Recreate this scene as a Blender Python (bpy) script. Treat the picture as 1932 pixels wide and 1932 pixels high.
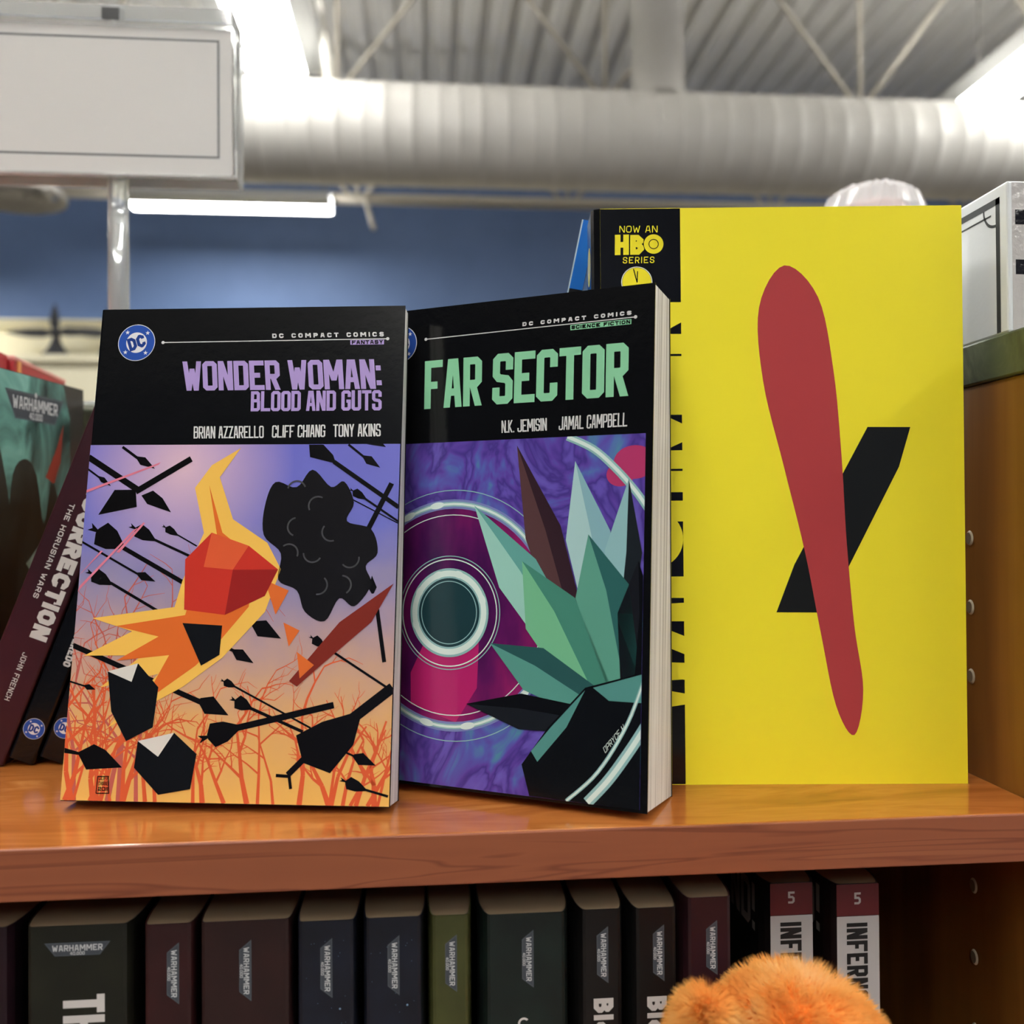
import bpy, bmesh, math, random
from mathutils import Vector, Matrix
random.seed(7)
S = bpy.context.scene
for o in list(bpy.data.objects): bpy.data.objects.remove(o)
C = S.collection

# ---------------------------------------------------------------- camera, world, exposure
cd = bpy.data.cameras.new('camera'); cam = bpy.data.objects.new('camera', cd); C.objects.link(cam)
cd.sensor_width = 36; cd.lens = 36*1786/1932; cd.clip_start = .01; cd.clip_end = 60
Rx, Ux, Fx = Vector((.9961,-.0883,-.0067)), Vector((.0058,-.0110,.9999)), Vector((.0883,.9960,.0104))
m3 = Matrix((Rx, Ux, -Fx)).transposed().to_4x4(); m3.translation = (0,0,.1195); cam.matrix_world = m3
cd.dof.use_dof = True; cd.dof.focus_distance = .42; cd.dof.aperture_fstop = 8.6
S.camera = cam
W = bpy.data.worlds.new('world'); S.world = W; W.use_nodes = True
W.node_tree.nodes['Background'].inputs[0].default_value = (.6,.62,.65,1); W.node_tree.nodes['Background'].inputs[1].default_value = .15
S.view_settings.view_transform = 'Standard'; S.view_settings.look = 'None'; S.view_settings.gamma = 1; S.view_settings.use_curve_mapping = False
S.view_settings.exposure = 1.38
LAMP = 11.0          # radiance of the fluorescent lenses

# ---------------------------------------------------------------- helpers
def lin(c): return tuple((v/255/12.92 if v/255 <= .04045 else ((v/255+.055)/1.055)**2.4) for v in c)
MATS = {}
def mat(c, rough=.5, spec=.5, metal=0, key=None, emit=0):
    k = key or (tuple(c), rough, spec, metal, emit)
    if k in MATS: return MATS[k]
    m = bpy.data.materials.new('m%d' % len(MATS)); m.use_nodes = True; b = m.node_tree.nodes['Principled BSDF']
    b.inputs['Base Color'].default_value = (*lin(c),1); b.inputs['Roughness'].default_value = rough
    b.inputs['Specular IOR Level'].default_value = spec; b.inputs['Metallic'].default_value = metal
    if emit: b.inputs['Emission Color'].default_value = (1,.985,.93,1); b.inputs['Emission Strength'].default_value = emit
    MATS[k] = m; return m
def nn(m, t, **kw):
    n = m.node_tree.nodes.new(t)
    for k, v in kw.items(): setattr(n, k, v)
    return n
def ramp(m, stops):
    r = nn(m, 'ShaderNodeValToRGB'); e = r.color_ramp.elements
    while len(e) < len(stops): e.new(.5)
    for i, (p, c) in enumerate(stops): e[i].position = p; e[i].color = (*lin(c),1)
    return r
def texmat(stops, scale=(1,1,1), tex='noise', rough=.4, spec=.5, bump=0, detail=4, tscale=5, dist=0, axis=None):
    """procedural material: a texture of the object's own coordinates through a colour ramp"""
    m = bpy.data.materials.new('tex'); m.use_nodes = True; L = m.node_tree.links; b = m.node_tree.nodes['Principled BSDF']
    tc = nn(m, 'ShaderNodeTexCoord'); mp = nn(m, 'ShaderNodeMapping'); mp.inputs['Scale'].default_value = scale
    L.new(tc.outputs['Object'], mp.inputs[0])
    if tex == 'noise':
        t = nn(m, 'ShaderNodeTexNoise'); t.inputs['Detail'].default_value = detail; t.inputs['Distortion'].default_value = dist
    else:
        t = nn(m, 'ShaderNodeTexVoronoi'); t.feature = 'F1'
    t.inputs['Scale'].default_value = tscale; L.new(mp.outputs[0], t.inputs['Vector'])
    r = ramp(m, stops); L.new(t.outputs[0], r.inputs[0]); L.new(r.outputs[0], b.inputs['Base Color'])
    b.inputs['Roughness'].default_value = rough; b.inputs['Specular IOR Level'].default_value = spec
    if bump:
        bn = nn(m, 'ShaderNodeBump'); bn.inputs['Strength'].default_value = bump; bn.inputs['Distance'].default_value = .002
        L.new(t.outputs[0], bn.inputs['Height']); L.new(bn.outputs[0], b.inputs['Normal'])
    return m
def gloss(c, rough=.16, bump=.04):
    """laminated cover stock: flat colour under a faintly uneven gloss"""
    k = ('gloss', tuple(c), rough, bump)
    if k in MATS: return MATS[k]
    m = bpy.data.materials.new('gloss'); m.use_nodes = True; L = m.node_tree.links; b = m.node_tree.nodes['Principled BSDF']
    b.inputs['Base Color'].default_value = (*lin(c),1); b.inputs['Roughness'].default_value = rough
    tc = nn(m, 'ShaderNodeTexCoord'); t = nn(m, 'ShaderNodeTexNoise'); t.inputs['Scale'].default_value = 240; t.inputs['Detail'].default_value = 3
    L.new(tc.outputs['Object'], t.inputs['Vector']); bn = nn(m, 'ShaderNodeBump'); bn.inputs['Strength'].default_value = bump; bn.inputs['Distance'].default_value = .001
    L.new(t.outputs[0], bn.inputs['Height']); L.new(bn.outputs[0], b.inputs['Normal'])
    MATS[k] = m; return m

class MB:
    """collects faces of one mesh"""
    def __init__(s): s.v = []; s.f = []; s.mi = []; s.m = []; s.sm = []
    def slot(s, m):
        if m not in s.m: s.m.append(m)
        return s.m.index(m)
    def face(s, pts, m, smooth=False):
        i = len(s.v); s.v += [tuple(p) for p in pts]; s.f.append(tuple(range(i, i+len(pts)))); s.mi.append(s.slot(m)); s.sm.append(smooth); return s
    def faces(s, vs, fs, m, smooth=False):
        i = len(s.v); s.v += [tuple(p) for p in vs]; k = s.slot(m)
        for f in fs: s.f.append(tuple(j+i for j in f)); s.mi.append(k); s.sm.append(smooth)
        return s
    def box(s, a, b, m):
        x0,y0,z0 = a; x1,y1,z1 = b
        v = [(x0,y0,z0),(x1,y0,z0),(x1,y1,z0),(x0,y1,z0),(x0,y0,z1),(x1,y0,z1),(x1,y1,z1),(x0,y1,z1)]
        return s.faces(v, [(0,3,2,1),(4,5,6,7),(0,1,5,4),(1,2,6,5),(2,3,7,6),(3,0,4,7)], m)
    def loft(s, a, b, m, smooth=False, caps=True):
        """two loops of equal length"""
        n = len(a); fs = [(i,(i+1)%n,n+(i+1)%n,n+i) for i in range(n)]
        if caps: fs += [tuple(range(n-1,-1,-1)), tuple(range(n,2*n))]
        return s.faces(list(a)+list(b), fs, m, smooth)
    def tube(s, p, q, r0, m, r1=None, n=12):
        p, q = Vector(p), Vector(q); d = (q-p).normalized(); u = d.orthogonal().normalized(); w = d.cross(u); r1 = r0 if r1 is None else r1
        A = [p+(u*math.cos(2*math.pi*i/n)+w*math.sin(2*math.pi*i/n))*r0 for i in range(n)]
        B = [q+(u*math.cos(2*math.pi*i/n)+w*math.sin(2*math.pi*i/n))*r1 for i in range(n)]
        return s.loft(A, B, m, smooth=n > 6)
    def lathe(s, prof, m, axis='z', n=40, smooth=True):
        """prof: (radius, along) pairs"""
        vs = []
        for r, h in prof:
            for i in range(n):
                a = 2*math.pi*i/n; c, d = r*math.cos(a), r*math.sin(a)
                vs.append((c,d,h) if axis == 'z' else (h,c,d))
        fs = [(j*n+i, j*n+(i+1)%n, (j+1)*n+(i+1)%n, (j+1)*n+i) for j in range(len(prof)-1) for i in range(n)]
        return s.faces(vs, fs, m, smooth)
    def build(s, name, parent=None, bevel=0, loc=None):
        me = bpy.data.meshes.new(name); me.from_pydata(s.v, [], s.f)
        for m in s.m: me.materials.append(m)
        for p, i, q in zip(me.polygons, s.mi, s.sm): p.material_index = i; p.use_smooth = q
        bm = bmesh.new(); bm.from_mesh(me); bmesh.ops.remove_doubles(bm, verts=bm.verts, dist=1e-6) if any(s.sm) or bevel else None
        bm.to_mesh(me); bm.free(); me.update()
        o = bpy.data.objects.new(name, me); C.objects.link(o)
        if parent: o.parent = parent
        if loc: o.location = loc
        if bevel:
            b = o.modifiers.new('bevel', 'BEVEL'); b.width = bevel; b.segments = 2; b.limit_method = 'ANGLE'
        return o
def tag(o, label, cat, group=None, kind=None):
    o['label'] = label; o['category'] = cat
    if group: o['group'] = group
    if kind: o['kind'] = kind
    return o
def thing(name, label, cat, loc=(0,0,0), rot=None, group=None):
    o = bpy.data.objects.new(name, None); o.empty_display_size = .02; C.objects.link(o)
    mw = (rot or Matrix.Identity(3)).to_4x4(); mw.translation = loc; o.matrix_world = mw
    return tag(o, label, cat, group)
def struct(o): o['kind'] = 'structure'; return o
def RX(a): return Matrix.Rotation(a, 3, 'X')
def RY(a): return Matrix.Rotation(a, 3, 'Y')
def RZ(a): return Matrix.Rotation(a, 3, 'Z')

# ---------------------------------------------------------------- block lettering (polygons in 2-D)
GL = {'A':[[(0,0),(.34,1)],[(.66,1),(1,0)],[(.3,1),(.7,1)],[(.2,.28),(.8,.28)]],
'B':[[(0,0),(1,0,1),(1,.53,1),(0,.53)],[(0,.53),(.93,.53,1),(.93,1,1),(0,1)],[(0,0),(0,1)]],
'C':[[(1,.68),(1,1,1),(0,1,1),(0,0,1),(1,0,1),(1,.32)]],'D':[[(0,0),(0,1),(1,1,1),(1,0,1),'c']],
'E':[[(1,1),(0,1),(0,0),(1,0)],[(0,.5),(.85,.5)]],'F':[[(1,1),(0,1),(0,0)],[(0,.48),(.85,.48)]],
'G':[[(1,.7),(1,1,1),(0,1,1),(0,0,1),(1,0,1),(1,.46),(.55,.46)]],'H':[[(0,0),(0,1)],[(1,0),(1,1)],[(0,.5),(1,.5)]],
'I':[[(.5,0),(.5,1)]],'J':[[(1,1),(1,0,1),(0,0,1),(0,.3)]],'K':[[(0,0),(0,1)],[(.15,.45),(1,1)],[(.15,.55),(1,0)]],
'L':[[(0,1),(0,0),(1,0)]],'M':[[(0,0),(0,1)],[(1,0),(1,1)],[(.06,1),(.5,.25)],[(.5,.25),(.94,1)]],
'N':[[(0,0),(0,1)],[(1,0),(1,1)],[(.05,1),(.95,0)]],'O':[[(0,0,1),(0,1,1),(1,1,1),(1,0,1),'c']],
'P':[[(0,0),(0,1),(1,1,1),(1,.42,1),(0,.42)]],'R':[[(0,0),(0,1),(1,1,1),(1,.45,1),(0,.45)],[(.5,.45),(1,0)]],
'S':[[(1,.7),(1,1,1),(0,1,1),(0,.53,1),(1,.47,1),(1,0,1),(0,0,1),(0,.3)]],'T':[[(0,1),(1,1)],[(.5,0),(.5,1)]],
'U':[[(0,1),(0,0,1),(1,0,1),(1,1)]],'V':[[(0,1),(.5,0)],[(.5,0),(1,1)]],'W':[[(0,1),(.24,0)],[(.24,0),(.5,.8)],[(.5,.8),(.76,0)],[(.76,0),(1,1)]],
'X':[[(0,0),(1,1)],[(0,1),(1,0)]],'Y':[[(0,1),(.5,.45)],[(1,1),(.5,.45)],[(.5,0),(.5,.5)]],'Z':[[(0,1),(1,1)],[(1,1),(0,0)],[(0,0),(1,0)]],
'0':[[(0,0,1),(0,1,1),(1,1,1),(1,0,1),'c']],'1':[[(.5,0),(.5,1)]],'2':[[(0,.7),(0,1,1),(1,1,1),(1,.5,1),(0,.45,1),(0,0),(1,0)]],
'4':[[(.75,0),(.75,1)],[(0,.3),(1,.3)],[(.6,1),(0,.3)]],'5':[[(1,1),(0,1),(0,.55),(1,.55,1),(1,0,1),(0,0)]],
'l':[[(.5,0),(.5,1)]],'o':[[(0,0,1),(0,.62,1),(1,.62,1),(1,0,1),'c']],'!':[[(.5,.38),(.5,1)]]}
NARROW = 'I1.:l!,'
def stroke(pts, s, closed):
    n = len(pts); out = []
    P = [Vector(p) for p in pts]
    if not closed: pass
    def off(i, sgn):
        a = P[i]-P[i-1] if (closed or i > 0) else P[1]-P[0]
        b = P[(i+1)%n]-P[i] if (closed or i < n-1) else P[-1]-P[-2]
        a, b = a.normalized(), b.normalized(); na, nb = Vector((-a.y,a.x)), Vector((-b.y,b.x)); k = na+nb
        if k.length < .2: k = na
        k = k/k.length; return P[i]+k*sgn*s/2/max(.5, k.dot(na))
    Lf = [off(i,1) for i in range(n)]; Rt = [off(i,-1) for i in range(n)]
    for i in range(n if closed else n-1):
        j = (i+1)%n; out.append([Rt[i],Rt[j],Lf[j],Lf[i]])
    return out
def glyph(ch, x, y, w, h, s, cut):
    if ch in '.,': return [[(x,y),(x+w,y),(x+w,y+s),(x,y+s)]]
    if ch == ':': return [[(x,y+h*q),(x+w,y+h*q),(x+w,y+h*q+s),(x,y+h*q+s)] for q in (.12,.62)]
    out = []
    if ch == '!': out.append([(x,y),(x+w,y),(x+w,y+s),(x,y+s)])
    X = lambda u: x+s/2+u*(w-s); Y = lambda v: y+s/2+v*(h-s)
    for st in GL.get(ch, []):
        closed = st[-1] == 'c'; pts = [p for p in st if p != 'c']
        if len(pts) == 2 and pts[0][0] != pts[1][0] and pts[0][1] != pts[1][1]:      # slanted stroke, cut level at both ends
            (a,b),(c,d) = sorted([p[:2] for p in pts], key=lambda p: p[1]); x0,x1,y0,y1 = X(a),X(c),Y(b),Y(d)
            hw = s/2*min(1.35, math.hypot(x1-x0,y1-y0)/max(1e-9,abs(y1-y0)))*.97
            ya = y if b == 0 else y0; yb = y+h if d == 1 else y1
            out.append([(x0-hw,ya),(x0+hw,ya),(x1+hw,yb),(x1-hw,yb)]); continue
        q = [Vector((X(p[0]),Y(p[1]))) for p in pts]; r = []
        for i, p in enumerate(pts):
            if len(p) == 3:
                a, b = q[i-1], q[(i+1)%len(q)]; k = s*cut
                va, vb = a-q[i], b-q[i]; r += [q[i]+va.normalized()*min(k,va.length*.45), q[i]+vb.normalized()*min(k,vb.length*.45)]
            else:
                v = q[i].copy()
                if not closed and i in (0, len(pts)-1):
                    o_ = q[1] if i == 0 else q[-2]; d = (v-o_).normalized(); e = p[0] if abs(d.x) > abs(d.y) else p[1]
                    if e in (0,1): v = v+d*s/2
                r.append(v)
        out += stroke(r, s, closed)
    return [[tuple(p) for p in g] for g in out]
def text(s, bl, br, tl, wt=.3, cut=.6, gap=.12, wide=1.3, space=.5):
    """block text laid between bottom-left, bottom-right and top-left points; wt = stroke over letter width"""
    bl, br, tl = Vector(bl), Vector(br), Vector(tl); Wd = (br-bl).length; H = (tl-bl).length
    rel = [0 if c in NARROW else (space if c == ' ' else (wide if c in 'MW' else 1)) for c in s]
    nar = sum(c in NARROW for c in s)
    u = Wd/(sum(rel)+nar*wt+gap*(len(s)-1)); st = u*wt; x = 0; out = []
    ex, ey = (br-bl)/Wd, (tl-bl)/H
    for c, r in zip(s, rel):
        w = st if c in NARROW else r*u
        if c != ' ':
            for g in glyph(c, x, 0, w, H, min(st, H*.34), cut): out.append([tuple(bl+ex*p[0]+ey*p[1]) for p in g])
        x += w+gap*u
    return out
def ellipse(cx, cy, rx, ry=None, n=40, rot=0):
    ry = ry or rx; c, s = math.cos(rot), math.sin(rot)
    return [(cx+rx*math.cos(t)*c-ry*math.sin(t)*s, cy+rx*math.cos(t)*s+ry*math.sin(t)*c) for t in [2*math.pi*i/n for i in range(n)]]
def annulus(cx, cy, r0, r1, q=1, n=64, a0=0, a1=360, clip=None):
    out = []
    for i in range(n):
        a, b = [math.radians(a0+(a1-a0)*k/n) for k in (i,i+1)]
        g = [(cx+r*math.cos(t)*q, cy+r*math.sin(t)) for r, t in ((r0,a),(r1,a),(r1,b),(r0,b))]
        if clip is None or all(clip[0] <= p[0] <= clip[2] and clip[1] <= p[1] <= clip[3] for p in g): out.append(g)
    return out
def star(cx, cy, r, rot=90): return [(cx+(r if i%2 == 0 else r*.4)*math.cos(math.radians(rot+36*i)), cy+(r if i%2 == 0 else r*.4)*math.sin(math.radians(rot+36*i))) for i in range(10)]
def spline(pts, n=6, closed=True):
    out = []; N = len(pts)
    for i in range(N if closed else N-1):
        p = [Vector(pts[(i+k)%N] if closed else pts[min(max(i+k,0),N-1)]) for k in (-1,0,1,2)]
        for j in range(n):
            t = j/n; out.append(tuple(.5*((2*p[1])+(p[2]-p[0])*t+(2*p[0]-5*p[1]+4*p[2]-p[3])*t*t+(3*p[1]-p[0]-3*p[2]+p[3])*t**3)))
    return out if closed else out+[tuple(pts[-1])]
def path_polys(pts, s): return [[tuple(p) for p in g] for g in stroke(pts, s, False)]
def clipx(polys, x0, x1, y0, y1):
    """trim polygons to a rectangle"""
    out = []
    for g in polys:
        for ax, lim, sg in ((0,x0,1),(0,x1,-1),(1,y0,1),(1,y1,-1)):
            r = []
            for i in range(len(g)):
                a, b = g[i-1], g[i]; da, db = sg*(a[ax]-lim), sg*(b[ax]-lim)
                if (da >= 0) != (db >= 0):
                    t = da/(da-db); r.append((a[0]+(b[0]-a[0])*t, a[1]+(b[1]-a[1])*t))
                if db >= 0: r.append(b)
            g = r
            if len(g) < 3: break
        if len(g) >= 3: out.append(g)
    return out
mm = .001
def front(p, k): return (p[0]*mm, -(.00004+.00003*k), p[1]*mm)           # millimetres on a front cover
def printed(mb, polys, m, k=0, face=front):
    for i, g in enumerate(polys): mb.face([face(p, k+.04*(i%24)) for p in g], m)

# ================================================================ THE SETTING
def structure():
    blue = texmat([(.35,(98,122,166)),(.65,(103,127,172))], tscale=3, rough=.55, spec=.3); dblue = mat((62,72,104), .6)
    cream = mat((243,236,208), .6); deckm = mat((226,224,220), .55); paint = mat((190,186,177), .5)
    X0, X1, Y0, Y1, ZF, ZC = -9, 10, -7, 9.2, -1.3, 4.3
    struct(MB().box((X0,Y0,ZF-.1),(X1,Y1,ZF), mat((104,98,92),.8)).build('floor'))
    w = MB().box((X0,Y1,2.03),(X1,Y1+.15,ZC), blue); w.box((X0,Y1,ZF),(X1,Y1+.15,2.03), cream); struct(w.build('wall_back'))
    t = MB(); t.box((X0,Y1-.05,1.96),(X1,Y1,2.03), cream); t.box((X0,Y1-.09,2.005),(X1,Y1-.05,2.03), cream); struct(t.build('trim_1'))
    t = MB(); t.box((X0,8.8,1.59),(X1,Y1,1.65), cream); t.box((X0,8.84,1.18),(X1,Y1,1.59), cream); t.box((X0,8.86,ZF),(X1,Y1,1.18), cream); struct(t.build('trim_2'))
    struct(MB().box((X0-.1,Y0,ZF),(X0,Y1,ZC), dblue).build('wall_left')); struct(MB().box((X1,Y0,ZF),(X1+.1,Y1,ZC), dblue).build('wall_right'))
    struct(MB().box((X0,Y0-.1,ZF),(X1,Y0,ZC), dblue).build('wall_front'))
    # corrugated steel deck, flutes running away from the viewer
    prof = []; x = X0; p = .24
    while x < X1: prof += [(x,ZC),(x+.09,ZC),(x+.12,ZC+.075),(x+.21,ZC+.075)]; x += p
    d = MB()
    for (xa,za),(xb,zb) in zip(prof, prof[1:]): d.face([(xa,Y0,za),(xa,Y1+.1,za),(xb,Y1+.1,zb),(xb,Y0,zb)], deckm)
    d.box((X0,Y0,ZC+.12),(X1,Y1+.3,ZC+.2), deckm); struct(d.build('ceiling'))

def joist(y, zb, zt, label, x0=-8.2, twin=False):
    m = mat((178,172,160), .5); o = thing('roof_joist', label, 'beam', (0,y,0))
    c = MB()
    for s in (-1,1): c.box((-9,s*.045-.03,zb),(9.9,s*.045+.03,zb+.012), m); c.box((-9,s*.018-.006,zb),(9.9,s*.018+.006,zb+.07), m)
    c.build('bottom_chord', o)
    c = MB(); c.box((-9,-.06,zt-.07),(9.9,.06,zt-.001), m); c.build('top_chord', o)
    x = x0
    while x < 9.5:
        for dx in (-.925,.925): MB().tube((x+dx*.06,0,zb+.06),(x+dx*.98,0,zt-.06), .017, m, n=8).build('web_rod', o)
        MB().tube((x,0,zb+.06),(x,0,zt-.06), .017, m, n=8).build('web_rod', o); x += 1.85
    if twin:
        b = MB().tube((-.53,-.05,zb+.03),(-.44,-.35,zb-.34), .02, m, n=8); b.build('brace', o)
    return o

def duct():
    m = texmat([(.3,(186,184,179)),(.7,(197,195,190))], tscale=2, rough=.45); o = thing('air_duct', 'big round ridged ventilation duct running across under the ceiling', 'duct', (0,5.6,2.405))
    prof = []; x = -8.9
    while x < 9.9: prof += [(.2875,x),(.2875,x+.1),(.2905,x+.105),(.2905,x+.111),(.2875,x+.116)]; x += .155 if int(x*7)%3 else .118
    MB().lathe(prof, m, axis='x', n=56).build('duct_pipe', o)
    b = MB().lathe([(.162,.255),(.162,1.0),(.168,1.005),(.168,1.02),(.162,1.025),(.162,1.88)], m, n=36); b.build('riser', o, loc=(1.40,0,0))
    h = MB(); h.tube((-.63,-.1,.98),(-.575,-.1,.53), .017, mat((225,222,214),.4)); h.tube((-.575,-.1,.55),(-.555,-.05,.275), .03, mat((225,222,214),.4)); h.build('hanger', o)
    v = thing('ceiling_diffuser', 'round ringed air diffuser under the duct, left edge of view', 'vent', (-2.36,5.6,1.985))
    for r in (.30,.22,.14): MB().lathe([(r-.03,.06),(r,.012),(r-.002,0),(r-.05,.035)], m).build('cone_ring', v)
    MB().lathe([(.0001,.015),(.07,.02),(.08,.04)], m).build('centre_cap', v); MB().lathe([(.16,.05),(.16,.14)], m).build('neck', v)

def strip(x, y, z, ln, label, along='y', drop=None, lampk=1.0, wd=.36):
    o = thing('strip_light', label, 'light', (x,y,z), RZ(math.pi/2) if along == 'x' else None, 'fluorescent strips')
    g = mat((170,172,174), .4); w = wd/2; e = mat((255,255,255), .4, emit=LAMP*lampk, key=('lamp',lampk)); L2 = ln/2
    h = MB()
    A = [(-w-.12,.03),(-w-.001,.004),(-w-.001,.02),(-.1,.11),(.1,.11),(w+.001,.02),(w+.001,.004),(w+.12,.03),(w+.12,.036),(.11,.13),(-.11,.13),(-w-.12,.036)]
    h.loft([(a,-L2,b) for a,b in A], [(a,L2,b) for a,b in A], g); h.build('housing', o)
    n = MB(); n.box((-w,-L2+.01,.006),(w,L2-.01,.019), e); n.build('lens', o)
    u = MB(); u.box((-.05,-L2+.1,.131),(.05,L2-.1,.139), mat((255,255,255), .4, emit=LAMP*(2.3 if along == 'y' else .6), key=('up',along))); u.build('added_uplight', o)  # upward-glowing strip, added on the housing to brighten the ceiling deck
    for q in (-.46,.46): MB().tube((0,q*ln,.13),(0,q*ln,4.28-z), .006, mat((90,88,85),.5), n=6).build('suspension_cable', o)
    return o

# ================================================================ BOOKS
PAPER = texmat([(.36,(176,172,166)),(.5,(222,219,214)),(.62,(238,236,232))], scale=(2,900,6), tscale=1, detail=2, rough=.8, spec=.1)
PAPER_SHADED = mat((140,123,100), .9, .05)  # lower-shelf pages: the shade under the board is put into the paper colour
def book(o, w, h, t, cover, spine=None, back=None, t_top=None, paper=None, rnd=.0012, flare=0):
    """paperback in its own frame: x from spine to fore-edge, y from front cover to back, z up"""
    tt = t_top or t; k = .0005; pm = paper or PAPER
    FX = [(rnd,0),(.004,.35),(.009,.7),(.016,.92),(.026,1),(w,1)] if flare else [(rnd,0),(w,0)]
    for nm, m, A in (('front_cover', cover, lambda t: [(x,-f*flare) for x, f in FX]+[(x,k-f*flare) for x, f in reversed(FX)]),
                     ('back_cover', back or cover, lambda t: [(x,t-k+f*flare) for x, f in FX]+[(x,t+f*flare) for x, f in reversed(FX)]),
                     ('spine', spine or cover, lambda t: [(rnd,0),(rnd,k),(k,k+rnd*.6),(k,t-k-rnd*.6),(rnd,t-k),(rnd,t),(rnd*.3,t-rnd*.3),(0,t-rnd),(0,rnd),(rnd*.3,rnd*.3)])):
        MB().loft([(x,y,0) for x,y in A(t)], [(x,y,h) for x,y in A(tt)], m).build(nm, o)
    q = max(k*1.5, rnd if rnd > .002 else 0); P = lambda t: [(q,k)]+[(x,k-f*flare) for x, f in FX[1:-1]]+[(w-.0004,k-flare),(w-.0004,t-k+flare)]+[(x,t-k+f*flare) for x, f in reversed(FX[1:-1])]+[(q,t-k)]
    MB().loft([(x,y,.0003) for x,y in P(t)], [(x,y,h-.0003) for x,y in P(tt)], pm).build('page_block', o)
    return o
def dc_logo(o, cx, cy, r, face=front, k0=0, rot=0, name='logo_disc'):
    b = MB(); blue = gloss((46,84,172)); wh = gloss((232,232,236)); deep = gloss((38,66,140))
    printed(b, [ellipse(cx,cy,r)], wh, k0, face); printed(b, [ellipse(cx,cy,r*.965)], blue, k0+1, face); printed(b, [ellipse(cx,cy,r*.56)], wh, k0+2, face)
    A = math.radians(rot); tr = lambda p: (cx+p[0]*math.cos(A)-p[1]*math.sin(A), cy+p[0]*math.sin(A)+p[1]*math.cos(A))
    for a in (25,115,205,295):
        q = math.radians(a+rot*.0+18); printed(b, [star(cx+r*.77*math.cos(q), cy+r*.77*math.sin(q), r*.13)], wh, k0+2, face)
    printed(b, [[tr(p) for p in g] for g in text('DC', (-r*.46,-r*.36), (r*.46,-r*.36), (-r*.46,r*.36), .38, .7, .06)], deep, k0+3, face)
    return b.build(name, o)

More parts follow.
